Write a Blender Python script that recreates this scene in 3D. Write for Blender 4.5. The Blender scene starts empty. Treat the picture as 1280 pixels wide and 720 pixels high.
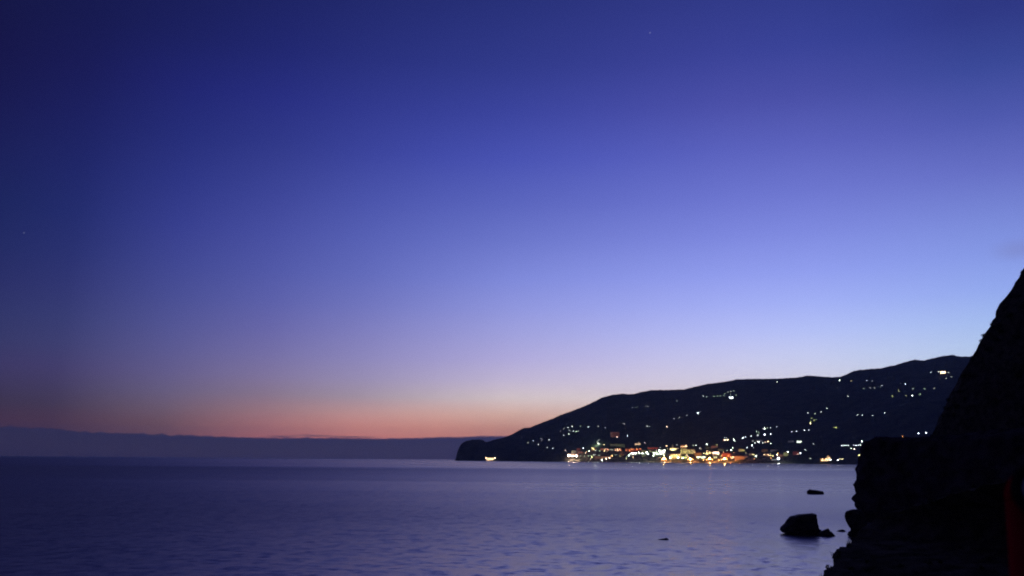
import bpy, bmesh, math, random
from mathutils import Vector, Matrix, noise
from mathutils.bvhtree import BVHTree

random.seed(7)
sc = bpy.context.scene
COL = sc.collection
R = math.radians

# ------------------------------------------------------------------ camera
CAMZ = 12.0
FPX = 640 / math.tan(R(31))                 # focal length in units of the 1280 px wide photograph
PITCH = math.atan(214.5 / FPX)
ROLL = R(0.43)
F = Vector((0, math.cos(PITCH), math.sin(PITCH)))
R0 = Vector((1, 0, 0))
U0 = R0.cross(F)
RT = R0 * math.cos(ROLL) + U0 * math.sin(ROLL)
UP = U0 * math.cos(ROLL) - R0 * math.sin(ROLL)
EYE = Vector((0, 0, CAMZ))
cd = bpy.data.cameras.new('camera')
cam = bpy.data.objects.new('camera', cd)
COL.objects.link(cam)
cd.sensor_width = 36
cd.lens = 18 / math.tan(R(31))
cd.clip_start = 0.1
cd.clip_end = 200000
cd.dof.use_dof = True
cd.dof.focus_distance = 4000
cd.dof.aperture_fstop = 2.4
m = Matrix((RT, UP, -F)).transposed().to_4x4()
m.translation = EYE
cam.matrix_world = m
sc.camera = cam


def ray(px, py):
    return (F * FPX + RT * (px - 640) + UP * (360 - py)).normalized()


def at(px, py, d):
    """point on the line of sight at horizontal distance d"""
    r = ray(px, py)
    return EYE + r * (d / math.hypot(r.x, r.y))


def project(v):
    k = v.dot(F)
    return 640 + FPX * v.dot(RT) / k, 360 - FPX * v.dot(UP) / k


# ------------------------------------------------------------------ helpers
def lin(c):
    c = c / 255.0
    return c / 12.92 if c <= 0.04045 else ((c + 0.055) / 1.055) ** 2.4


def interp(pts, x):
    if x <= pts[0][0]:
        return pts[0][1]
    for (a, b), (c, d) in zip(pts, pts[1:]):
        if x <= c:
            return b + (d - b) * (x - a) / (c - a)
    return pts[-1][1]


def link(name, me, mat=None, parent=None):
    o = bpy.data.objects.new(name, me)
    COL.objects.link(o)
    if mat is not None:
        me.materials.append(mat)
    if parent is not None:
        o.parent = parent
    return o


def mesh_of(bm, name, smooth=False):
    me = bpy.data.meshes.new(name)
    bmesh.ops.recalc_face_normals(bm, faces=bm.faces)
    bm.to_mesh(me)
    bm.free()
    if smooth:
        for p in me.polygons:
            p.use_smooth = True
    return me


def grid_mesh(name, rows, smooth=True, closed=False):
    me = bpy.data.meshes.new(name)
    n, k = len(rows), len(rows[0])
    vs = [tuple(p) for r in rows for p in r]
    fs = []
    for i in range(n - 1):
        for j in range(k if closed else k - 1):
            a, b = i * k + j, i * k + (j + 1) % k
            fs.append((a, b, b + k, a + k))
    me.from_pydata(vs, [], fs)
    me.validate()
    bm = bmesh.new()
    bm.from_mesh(me)
    bmesh.ops.recalc_face_normals(bm, faces=bm.faces)
    bm.to_mesh(me)
    bm.free()
    for p in me.polygons:
        p.use_smooth = smooth
    return me


def box(bm, x0, x1, y0, y1, z0, z1):
    v = [bm.verts.new(c) for c in ((x0, y0, z0), (x1, y0, z0), (x1, y1, z0), (x0, y1, z0), (x0, y0, z1), (x1, y0, z1), (x1, y1, z1), (x0, y1, z1))]
    for q in ((0, 3, 2, 1), (4, 5, 6, 7), (0, 1, 5, 4), (1, 2, 6, 5), (2, 3, 7, 6), (3, 0, 4, 7)):
        bm.faces.new([v[i] for i in q])


def cyl(bm, x, y, z0, z1, r0, r1, n=10):
    a = [bm.verts.new((x + r0 * math.cos(2 * math.pi * i / n), y + r0 * math.sin(2 * math.pi * i / n), z0)) for i in range(n)]
    b = [bm.verts.new((x + r1 * math.cos(2 * math.pi * i / n), y + r1 * math.sin(2 * math.pi * i / n), z1)) for i in range(n)]
    for i in range(n):
        bm.faces.new((a[i], a[(i + 1) % n], b[(i + 1) % n], b[i]))
    bm.faces.new(a[::-1])
    bm.faces.new(b)


def ball(bm, x, y, z, r, seg=12, ring=8, sz=1.0):
    g = bmesh.ops.create_uvsphere(bm, u_segments=seg, v_segments=ring, radius=r)
    for v in g['verts']:
        v.co = Vector((v.co.x + x, v.co.y + y, v.co.z * sz + z))


def tag(o, label=None, cat=None, group=None, kind=None):
    if label:
        o['label'] = label
    if cat:
        o['category'] = cat
    if group:
        o['group'] = group
    if kind:
        o['kind'] = kind
    return o


def empty(name, loc, rz=0.0):
    o = bpy.data.objects.new(name, None)
    COL.objects.link(o)
    o.location = loc
    o.rotation_euler = (0, 0, rz)
    return o


# ------------------------------------------------------------------ materials
def mat_new(name):
    mt = bpy.data.materials.new(name)
    mt.use_nodes = True
    nt = mt.node_tree
    b = nt.nodes['Principled BSDF']
    return mt, nt, b


def noise_mat(name, c0, c1, scale, rough=0.85, bump=0.0, bump_dist=0.1, detail=6, spec=0.3):
    mt, nt, b = mat_new(name)
    N = nt.nodes
    geo = N.new('ShaderNodeNewGeometry')
    n = N.new('ShaderNodeTexNoise')
    n.inputs['Scale'].default_value = scale
    n.inputs['Detail'].default_value = detail
    nt.links.new(geo.outputs['Position'], n.inputs['Vector'])
    r = N.new('ShaderNodeValToRGB')
    r.color_ramp.elements[0].position = 0.35
    r.color_ramp.elements[1].position = 0.68
    r.color_ramp.elements[0].color = (*c0, 1)
    r.color_ramp.elements[1].color = (*c1, 1)
    nt.links.new(n.outputs['Fac'], r.inputs['Fac'])
    nt.links.new(r.outputs['Color'], b.inputs['Base Color'])
    b.inputs['Roughness'].default_value = rough
    b.inputs['Specular IOR Level'].default_value = spec
    if bump:
        bp = N.new('ShaderNodeBump')
        bp.inputs['Strength'].default_value = bump
        bp.inputs['Distance'].default_value = bump_dist
        nt.links.new(n.outputs['Fac'], bp.inputs['Height'])
        nt.links.new(bp.outputs['Normal'], b.inputs['Normal'])
    return mt


EM = {}
COLS = {'w': (0.84, 1.0, 0.84), 'b': (0.82, 0.92, 1.0), 'g': (0.66, 1.0, 0.60), 'y': (1.0, 0.86, 0.38), 'n': (1.0, 0.70, 0.42),
        'o': (1.0, 0.42, 0.11), 'p': (1.0, 0.72, 0.58), 'r': (1.0, 0.27, 0.10), 'l': (0.82, 0.95, 0.30)}


def emit(col, s, sampled=False):
    key = (col, round(s, 2), sampled)
    if key not in EM:
        mt, nt, b = mat_new('lamp_light_' + col)
        b.inputs['Base Color'].default_value = (0.6, 0.6, 0.6, 1)
        b.inputs['Emission Color'].default_value = (*COLS[col], 1)
        b.inputs['Emission Strength'].default_value = s
        mt.cycles.emission_sampling = 'FRONT'
        EM[key] = mt
    return EM[key]


M_HILL = noise_mat('hill_scrub', (0.020, 0.028, 0.016), (0.060, 0.070, 0.040), 0.012, 0.95, spec=0.05)
# built-up ground between the houses of the town: pale lanes, yards and walls
nt_ = M_HILL.node_tree
att = nt_.nodes.new('ShaderNodeAttribute')
att.attribute_name = 'built_up'
gp = nt_.nodes.new('ShaderNodeNewGeometry')
vo = nt_.nodes.new('ShaderNodeTexVoronoi')
vo.inputs['Scale'].default_value = 0.07
nt_.links.new(gp.outputs['Position'], vo.inputs['Vector'])
vr = nt_.nodes.new('ShaderNodeValToRGB')
vr.color_ramp.interpolation = 'CONSTANT'
for pos_, c_ in ((0.0, (0.05, 0.06, 0.035)), (0.42, (0.30, 0.25, 0.18)), (0.66, (0.10, 0.09, 0.06)), (0.8, (0.38, 0.33, 0.26))):
    e_ = vr.color_ramp.elements[0] if pos_ == 0 else vr.color_ramp.elements.new(pos_)
    e_.position = pos_
    e_.color = (*c_, 1)
sv = nt_.nodes.new('ShaderNodeSeparateColor')
nt_.links.new(vo.outputs['Color'], sv.inputs[0])
nt_.links.new(sv.outputs[0], vr.inputs['Fac'])
mh = nt_.nodes.new('ShaderNodeMix')
mh.data_type = 'RGBA'
nt_.links.new(att.outputs['Fac'], mh.inputs[0])
pb = nt_.nodes['Principled BSDF']
nt_.links.new(pb.inputs['Base Color'].links[0].from_socket, mh.inputs[6])
nt_.links.new(vr.outputs['Color'], mh.inputs[7])
nt_.links.new(mh.outputs[2], pb.inputs['Base Color'])
M_CLIFF = noise_mat('cliff_rock', (0.045, 0.040, 0.036), (0.16, 0.14, 0.125), 0.35, 0.9, 0.6, 0.5, spec=0.0)
M_SLOPE = noise_mat('slope_earth', (0.06, 0.062, 0.04), (0.20, 0.18, 0.12), 0.5, 0.95, 0.5, 0.3, spec=0.0)
M_ROCK = noise_mat('wet_rock', (0.04, 0.038, 0.035), (0.14, 0.125, 0.11), 0.9, 0.7, 0.6, 0.3, spec=0.12)
M_LEAF = noise_mat('scrub_leaf', (0.03, 0.042, 0.02), (0.07, 0.085, 0.045), 1.5, 0.9, spec=0.05)
M_QUAY = noise_mat('quay_concrete', (0.22, 0.21, 0.20), (0.36, 0.34, 0.31), 0.4, 0.85)
M_METAL = noise_mat('galvanised_metal', (0.18, 0.18, 0.19), (0.28, 0.28, 0.29), 2.0, 0.5)
M_TILE = noise_mat('roof_tile', (0.16, 0.055, 0.03), (0.26, 0.10, 0.055), 0.6, 0.8)
M_DARKGLASS = noise_mat('dark_window', (0.02, 0.022, 0.026), (0.035, 0.04, 0.045), 0.5, 0.15, spec=0.5)
M_DOOR = noise_mat('door_wood', (0.05, 0.03, 0.018), (0.10, 0.06, 0.035), 1.0, 0.6)
WALL = {k: noise_mat('render_' + k, tuple(v * 0.86 for v in c), c, 0.25, 0.9) for k, c in {
    'white': (0.72, 0.70, 0.66), 'cream': (0.66, 0.58, 0.42), 'ochre': (0.55, 0.36, 0.16), 'pink': (0.58, 0.36, 0.28),
    'red': (0.45, 0.14, 0.09), 'green': (0.42, 0.52, 0.34), 'grey': (0.46, 0.46, 0.45)}.items()}

# ------------------------------------------------------------------ sky
XS = (20, 160, 320, 480, 640, 960, 1240)
YS = (20, 95, 185, 275, 355, 415, 465, 500, 530, 552, 575)
TAB = (
    ((17.7, 18.3, 60.0), (22.7, 26.3, 85.2), (26.9, 33.5, 93.5), (31.6, 41.2, 111.0), (37.0, 50.8, 131.2), (48.7, 62.7, 149.7), (47.0, 55.8, 133.5)),
    ((18.9, 16.0, 63.6), (27.3, 31.0, 99.3), (34.3, 39.4, 121.4), (44.9, 52.5, 134.2), (51.8, 60.2, 144.0), (68.7, 73.9, 162.6), (62.1, 77.7, 160.0)),
    ((22.8, 25.8, 78.8), (34.0, 41.5, 116.6), (47.9, 55.9, 137.7), (60.7, 69.6, 161.6), (71.0, 81.0, 179.7), (95.2, 102.5, 196.9), (95.8, 104.5, 194.7)),
    ((22.3, 33.2, 84.9), (46.7, 55.0, 133.4), (68.1, 76.0, 161.6), (87.6, 98.0, 187.3), (102.8, 113.7, 203.0), (126.7, 137.1, 228.9), (129.5, 146.2, 229.0)),
    ((36.6, 40.6, 95.9), (64.9, 71.5, 142.5), (88.9, 95.2, 175.8), (113.6, 122.1, 204.5), (139.3, 149.8, 233.3), (162.5, 176.1, 258.1), (157.1, 180.6, 255.6)),
    ((48.4, 52.1, 99.6), (82.9, 85.7, 147.7), (113.3, 110.8, 179.5), (146.0, 144.9, 212.2), (175.1, 176.8, 241.7), (200.9, 211.6, 270.4), (188.7, 215.4, 263.0)),
    ((62.3, 50.8, 93.7), (101.5, 93.5, 143.4), (142.9, 129.9, 177.0), (178.6, 167.6, 213.5), (214.9, 202.9, 244.5), (239.8, 238.1, 263.8), (220.5, 237.6, 261.9)),
    ((62.1, 46.5, 63.9), (114.0, 99.6, 125.7), (170.4, 140.5, 155.4), (214.4, 188.7, 196.5), (260.9, 238.5, 234.8), (256.4, 242.5, 248.3), (233.2, 238.7, 253.5)),
    ((95.1, 50.8, 48.6), (132.4, 95.0, 88.8), (228.2, 151.8, 140.0), (292.9, 201.1, 172.0), (282.2, 207.7, 174.0), (265.2, 228.2, 216.3), (238.5, 228.1, 232.5)),
    ((95.1, 48.7, 48.0), (129.5, 87.1, 82.9), (234.2, 137.3, 128.4), (292.9, 175.9, 147.6), (277.2, 179.2, 148.2), (265.2, 200.6, 177.8), (238.5, 212.2, 206.1)),
    ((92.1, 46.8, 46.6), (123.6, 82.0, 78.0), (225.3, 128.5, 123.9), (280.6, 161.1, 137.9), (264.6, 163.7, 139.0), (258.6, 184.0, 161.3), (233.2, 196.4, 185.1)),
)


def catmull(vals, xs, x):
    x = min(max(x, xs[0]), xs[-1])
    i = 0
    while i < len(xs) - 2 and x > xs[i + 1]:
        i += 1
    t = (x - xs[i]) / (xs[i + 1] - xs[i])
    h = xs[i + 1] - xs[i]

    def slope(k):
        if k == 0:
            return (vals[1] - vals[0]) / (xs[1] - xs[0])
        if k == len(xs) - 1:
            return (vals[-1] - vals[-2]) / (xs[-1] - xs[-2])
        return (vals[k + 1] - vals[k - 1]) / (xs[k + 1] - xs[k - 1])
    a, b = slope(i) * h, slope(i + 1) * h
    t2, t3 = t * t, t * t * t
    return (2 * t3 - 3 * t2 + 1) * vals[i] + (t3 - 2 * t2 + t) * a + (-2 * t3 + 3 * t2) * vals[i + 1] + (t3 - t2) * b


def table(px, py, c):
    return catmull([catmull([TAB[j][i][c] for i in range(7)], XS, px) for j in range(len(YS))], YS, py)


NIGHT = (20, 18, 48)
ZENITH = (15, 17, 58)


def sky_rgb(az, el):
    azc = min(max(az, -31.5), 31.5)
    elc = min(el, 27.0)
    d = Vector((math.sin(R(azc)) * math.cos(R(elc)), math.cos(R(azc)) * math.cos(R(elc)), math.sin(R(elc))))
    px, py = project(d)
    c = [table(px, py, k) for k in range(3)]
    if abs(az) > 31.5:
        t = min((abs(az) - 31.5) / (55 if az > 0 else 35), 1)
        t = t * t * (3 - 2 * t)
        c = [a + (b - a) * t for a, b in zip(c, NIGHT)]
    if el > 27:
        t = min((el - 27) / 35, 1) ** 0.7
        c = [a + (b - a) * t for a, b in zip(c, ZENITH if abs(az) < 60 else NIGHT)]
    return [lin(max(v, 0)) for v in c]


w = bpy.data.worlds.new('World')
sc.world = w
w.use_nodes = True
nt = w.node_tree
NN, LK = nt.nodes, nt.links
bg = NN['Background']
tc = NN.new('ShaderNodeTexCoord')
sep = NN.new('ShaderNodeSeparateXYZ')
LK.new(tc.outputs['Generated'], sep.inputs[0])


def math_node(op, a, b=None):
    n = NN.new('ShaderNodeMath')
    n.operation = op
    for i, v in enumerate((a, b)):
        if v is None:
            continue
        if isinstance(v, (int, float)):
            n.inputs[i].default_value = v
        else:
            LK.new(v, n.inputs[i])
    return n.outputs[0]


el = math_node('ARCSINE', math_node('MINIMUM', math_node('MAXIMUM', sep.outputs['Z'], 0.0), 1.0))
fac = math_node('POWER', math_node('DIVIDE', el, math.pi / 2), 0.5)
azn = math_node('MULTIPLY', math_node('ARCTAN2', sep.outputs['X'], sep.outputs['Y']), 180 / math.pi)
AZ = (-180, -90, -62, -45, -35, -28, -22, -16, -10, -5, 0, 5, 10, 15, 20, 25, 30, 38, 52, 70, 95, 180)
EL = (0, 0.6, 1.2, 2, 3, 4, 5.2, 6.6, 8.2, 10, 12, 14.5, 17, 20, 23, 26, 30, 36, 45, 60, 90)
prev = None
for i, a in enumerate(AZ):
    rp = NN.new('ShaderNodeValToRGB')
    e = rp.color_ramp.elements
    e[0].position, e[1].position = 0.0, 1.0
    for elv in EL[1:-1]:
        e.new((elv / 90) ** 0.5)
    for k, elv in enumerate(EL):
        e[k].color = (*sky_rgb(a, elv), 1)
    LK.new(fac, rp.inputs['Fac'])
    if prev is None:
        prev = rp.outputs['Color']
        continue
    mr = NN.new('ShaderNodeMapRange')
    mr.inputs['From Min'].default_value = AZ[i - 1]
    mr.inputs['From Max'].default_value = a
    LK.new(azn, mr.inputs['Value'])
    mx = NN.new('ShaderNodeMix')
    mx.data_type = 'RGBA'
    LK.new(mr.outputs['Result'], mx.inputs[0])
    LK.new(prev, mx.inputs[6])
    LK.new(rp.outputs['Color'], mx.inputs[7])
    prev = mx.outputs[2]
# a thin wisp of cloud high on the right, and three early stars
for (px, py, rad, col, stren) in ((812.5, 41, 0.0006, (0.8, 0.85, 1), 0.35), (716, 222, 0.0005, (0.8, 0.85, 1), 0.3), (30, 291, 0.0006, (0.8, 0.85, 1), 0.16)):
    vd = NN.new('ShaderNodeVectorMath')
    vd.operation = 'DISTANCE'
    LK.new(tc.outputs['Generated'], vd.inputs[0])
    vd.inputs[1].default_value = ray(px, py)
    on = math_node('LESS_THAN', vd.outputs['Value'], rad)
    mx = NN.new('ShaderNodeMix')
    mx.data_type = 'RGBA'
    mx.blend_type = 'ADD'
    LK.new(math_node('MULTIPLY', on, stren), mx.inputs[0])
    LK.new(prev, mx.inputs[6])
    mx.inputs[7].default_value = (*col, 1)
    prev = mx.outputs[2]
vd = NN.new('ShaderNodeVectorMath')
vd.operation = 'DISTANCE'
sm = NN.new('ShaderNodeVectorMath')
sm.operation = 'MULTIPLY'
sm.inputs[1].default_value = (1, 1, 2.2)
LK.new(tc.outputs['Generated'], sm.inputs[0])
LK.new(sm.outputs[0], vd.inputs[0])
rr = ray(1272, 312)
vd.inputs[1].default_value = (rr.x, rr.y, rr.z * 2.2)
mr = NN.new('ShaderNodeMapRange')
mr.interpolation_type = 'SMOOTHSTEP'
mr.inputs['From Min'].default_value = 0.034
mr.inputs['From Max'].default_value = 0.0
mr.inputs['To Max'].default_value = 0.4
LK.new(vd.outputs['Value'], mr.inputs['Value'])
mx = NN.new('ShaderNodeMix')
mx.data_type = 'RGBA'
LK.new(mr.outputs['Result'], mx.inputs[0])
LK.new(prev, mx.inputs[6])
mx.inputs[7].default_value = (0.22, 0.24, 0.55, 1)
prev = mx.outputs[2]
# physical sky with the sun just under the horizon, added very faintly
ns = NN.new('ShaderNodeTexSky')
ns.sky_type = 'NISHITA'
ns.sun_disc = False
ns.sun_elevation = R(-5)
ns.sun_rotation = R(18)
mx = NN.new('ShaderNodeMix')
mx.data_type = 'RGBA'
mx.blend_type = 'ADD'
mx.inputs[0].default_value = 0.02
LK.new(prev, mx.inputs[6])
LK.new(ns.outputs['Color'], mx.inputs[7])
LK.new(mx.outputs[2], bg.inputs['Color'])
bg.inputs['Strength'].default_value = 1.0

# ------------------------------------------------------------------ sea
rows = []
rad = [0.0]
r_ = 6.0
while r_ < 44000:
    rad.append(r_)
    r_ *= 1.35
rad.append(44000)
for r_ in rad[1:]:
    rows.append([(r_ * math.cos(2 * math.pi * i / 160), r_ * math.sin(2 * math.pi * i / 160), 0) for i in range(160)])
sea_me = grid_mesh('sea', rows, smooth=False, closed=True)
mt = bpy.data.materials.new('sea_water')
mt.use_nodes = True
nt_ = mt.node_tree
nt_.nodes.clear()
N, L = nt_.nodes, nt_.links
mo = N.new('ShaderNodeOutputMaterial')
gl = N.new('ShaderNodeBsdfGlossy')
gl.inputs['Color'].default_value = (1.0, 0.96, 0.86, 1)
df = N.new('ShaderNodeBsdfDiffuse')
df.inputs['Color'].default_value = (0.006, 0.010, 0.024, 1)
mxs = N.new('ShaderNodeMixShader')
mxs.inputs[0].default_value = 0.62
L.new(df.outputs[0], mxs.inputs[1])
L.new(gl.outputs[0], mxs.inputs[2])
L.new(mxs.outputs[0], mo.inputs['Surface'])
geo = N.new('ShaderNodeNewGeometry')


def vmath(op, a, b_):
    n = N.new('ShaderNodeVectorMath')
    n.operation = op
    for i, v in enumerate((a, b_)):
        if isinstance(v, (tuple, list)):
            n.inputs[i].default_value = v
        elif v is not None:
            L.new(v, n.inputs[i])
    return n.outputs[0]


def snoise(scale_vec, detail, rough=0.55, off=(0, 0, 0)):
    v = vmath('MULTIPLY', geo.outputs['Position'], scale_vec)
    v = vmath('ADD', v, off)
    n = N.new('ShaderNodeTexNoise')
    n.inputs['Scale'].default_value = 1.0
    n.inputs['Detail'].default_value = detail
    n.inputs['Roughness'].default_value = rough
    L.new(v, n.inputs['Vector'])
    return n


n1 = snoise((0.50, 0.66, 1), 4, 0.6)                   # chop
n2 = snoise((0.020, 0.060, 1), 3, off=(31, 7, 0))  # swell
s1 = vmath('MULTIPLY', vmath('SUBTRACT', n1.outputs['Color'], (0.5, 0.5, 0.5)), (0.28, 0.80, 0))
s2 = vmath('MULTIPLY', vmath('SUBTRACT', n2.outputs['Color'], (0.5, 0.5, 0.5)), (0.05, 0.16, 0))
nrm = vmath('NORMALIZE', vmath('ADD', vmath('ADD', s1, s2), (0, 0, 1)), None)
# wind streaks and slicks, hundreds of metres across, and the sheltered water of the bay
n3 = snoise((0.00022, 0.0016, 1), 4, off=(3, 11, 0))
sepp = N.new('ShaderNodeSeparateXYZ')
L.new(geo.outputs['Position'], sepp.inputs[0])
mr3 = N.new('ShaderNodeMapRange')
mr3.inputs['From Min'].default_value = 0.38
mr3.inputs['From Max'].default_value = 0.62
mr3.inputs['To Min'].default_value = 0.22
mr3.inputs['To Max'].default_value = 0.37
L.new(n3.outputs['Fac'], mr3.inputs['Value'])
shel = N.new('ShaderNodeMapRange')
shel.interpolation_type = 'SMOOTHSTEP'
shel.inputs['From Min'].default_value = 500
shel.inputs['From Max'].default_value = 2400
shel.inputs['To Max'].default_value = 0.8
L.new(sepp.outputs['Y'], shel.inputs['Value'])
mxr = N.new('ShaderNodeMix')
L.new(shel.outputs['Result'], mxr.inputs[0])
# the open sea to the left is rougher than the water under the cliffs
azd = N.new('ShaderNodeMath')
azd.operation = 'ARCTAN2'
L.new(sepp.outputs['X'], azd.inputs[0])
L.new(sepp.outputs['Y'], azd.inputs[1])
opn = N.new('ShaderNodeMapRange')
opn.inputs['From Min'].default_value = R(2)
opn.inputs['From Max'].default_value = R(-26)
opn.inputs['To Max'].default_value = 0.20
L.new(azd.outputs[0], opn.inputs['Value'])
addr = N.new('ShaderNodeMath')
L.new(mr3.outputs['Result'], addr.inputs[0])
L.new(opn.outputs['Result'], addr.inputs[1])
L.new(addr.outputs[0], mxr.inputs[2])
bayr = N.new('ShaderNodeMath')
bayr.inputs[0].default_value = 0.19
L.new(opn.outputs['Result'], bayr.inputs[1])
L.new(bayr.outputs[0], mxr.inputs[3])
L.new(mxr.outputs[0], gl.inputs['Roughness'])
mxn = N.new('ShaderNodeMix')
mxn.data_type = 'VECTOR'
L.new(shel.outputs['Result'], mxn.inputs[0])
L.new(nrm, mxn.inputs[4])
mxn.inputs[5].default_value = (0, 0, 1)
L.new(mxn.outputs[1], gl.inputs['Normal'])
sea = tag(link('sea', sea_me, mt), kind='structure')

# ------------------------------------------------------------------ far bank of cloud on the horizon
rows = []
BK = 46500
azs = [-75 + 0.1 * i for i in range(1101)]
for j in range(33):
    row = []
    ph = math.pi * j / 32                     # from the near foot over the top to the far foot
    for a in azs:
        u = a * 8.0
        topx = project(Vector((math.sin(R(max(a, -40))), math.cos(R(max(a, -40))), 0.03)))[0]
        py_top = interp([(0, 33), (55, 34), (100, 29.5), (200, 28.5), (300, 25.8), (350, 26), (430, 27), (480, 26.5), (560, 29.5), (640, 32), (760, 36)], topx)
        h = py_top / FPX * BK
        amp_ = interp([(0, 1.0), (150, 0.9), (330, 0.35), (640, 0.25)], topx)
        h *= 1 + amp_ * (0.07 * noise.noise(Vector((u * 0.09, 3.1, 0))) + 0.085 * noise.noise(Vector((u * 0.23, 9, 0))) + 0.03 * noise.noise(Vector((u * 0.6, 1, 0))))
        fade = min(1, (a + 75) / 20, (35 - a) / 10)
        h *= max(fade, 0.02)
        y = BK + 2500 - 3600 * math.cos(ph)
        z = -250 + (h * 0.98 + 250) * math.sin(ph) ** 0.6
        y += 40 * noise.noise(Vector((u * 0.3, j * 0.25, 5)))
        row.append((y * math.sin(R(a)), y * math.cos(R(a)), z))
    rows.append(row)
mt, nt_, b = mat_new('cloud_grey')
b.inputs['Base Color'].default_value = (0.80, 0.82, 0.86, 1)
b.inputs['Roughness'].default_value = 1
b.inputs['Specular IOR Level'].default_value = 0
tb = nt_.nodes.new('ShaderNodeBsdfTranslucent')
tb.inputs['Color'].default_value = (0.42, 0.58, 0.9, 1)
ms_ = nt_.nodes.new('ShaderNodeMixShader')
ms_.inputs[0].default_value = 0.42
nt_.links.new(b.outputs[0], ms_.inputs[1])
nt_.links.new(tb.outputs[0], ms_.inputs[2])
# the cloud thins out towards its top
at_ = nt_.nodes.new('ShaderNodeAttribute')
at_.attribute_name = 'thickness'
tr = nt_.nodes.new('ShaderNodeBsdfTransparent')
mt2 = nt_.nodes.new('ShaderNodeMixShader')
nt_.links.new(at_.outputs['Fac'], mt2.inputs[0])
nt_.links.new(tr.outputs[0], mt2.inputs[1])
nt_.links.new(ms_.outputs[0], mt2.inputs[2])
nt_.links.new(mt2.outputs[0], nt_.nodes['Material Output'].inputs['Surface'])
cb_me = grid_mesh('cloud_bank', rows)
tk = cb_me.attributes.new('thickness', 'FLOAT', 'POINT')
for i in range(len(cb_me.vertices)):
    hf = math.sin(math.pi * (i // len(azs)) / 32) ** 0.6
    tk.data[i].value = min(1, max(0.0, (1 - hf) / 0.10)) ** 0.8
tag(link('cloud_bank', cb_me, mt), kind='structure')
for (cx, cy, cw, chh) in ((392, 544.6, 30, 0.9), (352, 545.6, 22, 0.8), (440, 546.2, 40, 0.7)):
    c_ = at(cx, cy, BK + 6500)
    kk = (BK + 6500) / FPX
    bm = bmesh.new()
    ball(bm, 0, 0, 0, 1, 48, 16)
    for v in bm.verts:
        n_ = 1 + 0.35 * noise.noise(Vector((v.co.x * 3 + cx, v.co.y * 2, v.co.z)))
        v.co = Vector((v.co.x * cw * kk, v.co.y * 1500 * n_, v.co.z * chh * kk * n_))
    c_me = mesh_of(bm, 'cloud', True)
    tk = c_me.attributes.new('thickness', 'FLOAT', 'POINT')
    for v in c_me.vertices:
        tk.data[v.index].value = 0.34 * max(0, 1 - abs(v.co.x) / (cw * kk)) ** 0.7
    o_ = link('cloud', c_me, mt)
    o_.location = c_
    o_.rotation_euler = (0, 0, -math.atan2(c_.x, c_.y))
    tag(o_, kind='structure')

# ------------------------------------------------------------------ far mountain and headland
SIL = [(566, 576.5), (569.2, 575), (570, 572), (571.5, 565), (574, 559), (577, 554.5), (582, 551.2), (590, 549.6), (600, 549.3), (604, 550.6), (608, 552.6), (612, 551.4), (617, 549.7),
       (630, 547), (640, 543), (650, 537), (655, 534.8), (662, 534.6), (675, 529), (690, 523.6), (700, 519), (720, 511.8), (740, 503.5), (752, 497), (765, 493.6), (778, 492), (786, 492.6), (792, 492.6),
       (800, 490.2), (815, 487.6), (835, 487.4), (855, 486.7), (870, 483), (885, 479.7), (900, 478), (912, 476.2), (920, 474.2), (940, 473.6), (960, 473.6), (975, 473), (995, 472), (1010, 469.3),
       (1025, 470.5), (1040, 471.5), (1050, 471), (1058, 468), (1066, 464), (1075, 462.5), (1090, 461), (1100, 460.6), (1110, 458), (1120, 456), (1130, 453), (1143, 449.5), (1155, 450.6), (1165, 448),
       (1175, 445.6), (1190, 443.4), (1200, 445.8), (1212, 445.6), (1222, 443), (1260, 436), (1300, 430), (1345, 436)]
COAST = [(560, 7250), (600, 7150), (640, 6900), (700, 6600), (780, 6300), (860, 6000), (970, 5650), (1075, 5200), (1180, 4700), (1345, 4000)]
DEEP = [(560, 40), (572, 90), (606, 260), (640, 700), (700, 1300), (780, 1800), (900, 2300), (1050, 2900), (1190, 3700), (1345, 4400)]
POW = [(560, 0.35), (600, 0.4), (640, 0.62), (700, 0.95), (780, 1.15), (1000, 1.2), (1345, 1.15)]
TS = [-0.03, 0.0] + [(i / 84) ** 1.25 for i in range(1, 85)] + [1.02, 1.06, 1.12, 1.25, 1.45]
rows_by_col = []
px = 564.0
while px <= 1345:
    ys = interp(SIL, px)
    r = ray(px, ys)
    hl = math.hypot(r.x, r.y)
    ux, uy = r.x / hl, r.y / hl
    sl = r.z / hl
    dc = interp(COAST, px) + 22 * noise.noise(Vector((px * 0.05, 2, 0))) + 9 * noise.noise(Vector((px * 0.21, 5, 0)))
    dp = interp(DEEP, px)
    dr = dc + dp
    hr = max(CAMZ + sl * dr, 0.5)
    p = interp(POW, px)
    col = []
    for t in TS:
        d = dc + dp * t
        x, y = ux * d, uy * d
        if t < 0:
            z = -4.0
        elif t <= 1:
            z = hr * t ** p
            env = math.sin(math.pi * min(t, 1)) * min(1, hr / 150)
            z += env * (0.085 * hr * noise.noise(Vector((x * 0.0016, y * 0.0016, 1))) + 0.035 * hr * noise.noise(Vector((x * 0.005, y * 0.004, 7))))
            z += min(1, t * 30) * min(1, hr / 60) * (4.0 * noise.noise(Vector((x * 0.05, y * 0.05, 3))) + 3.2 * noise.noise(Vector((x * 0.13, y * 0.13, 3))))
            z = max(z, 1.2 * min(t * 60, 1))
            z = min(z, (CAMZ + sl * d) - (1 - t) * 0.004 * d + 4)
        else:
            z = hr - (t - 1) * hr * 1.3
        col.append((x, y, z))
    rows_by_col.append(col)
    px += 1.0
mtn_me = grid_mesh('mountain', rows_by_col)
ta = mtn_me.attributes.new('built_up', 'FLOAT', 'POINT')
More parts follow.
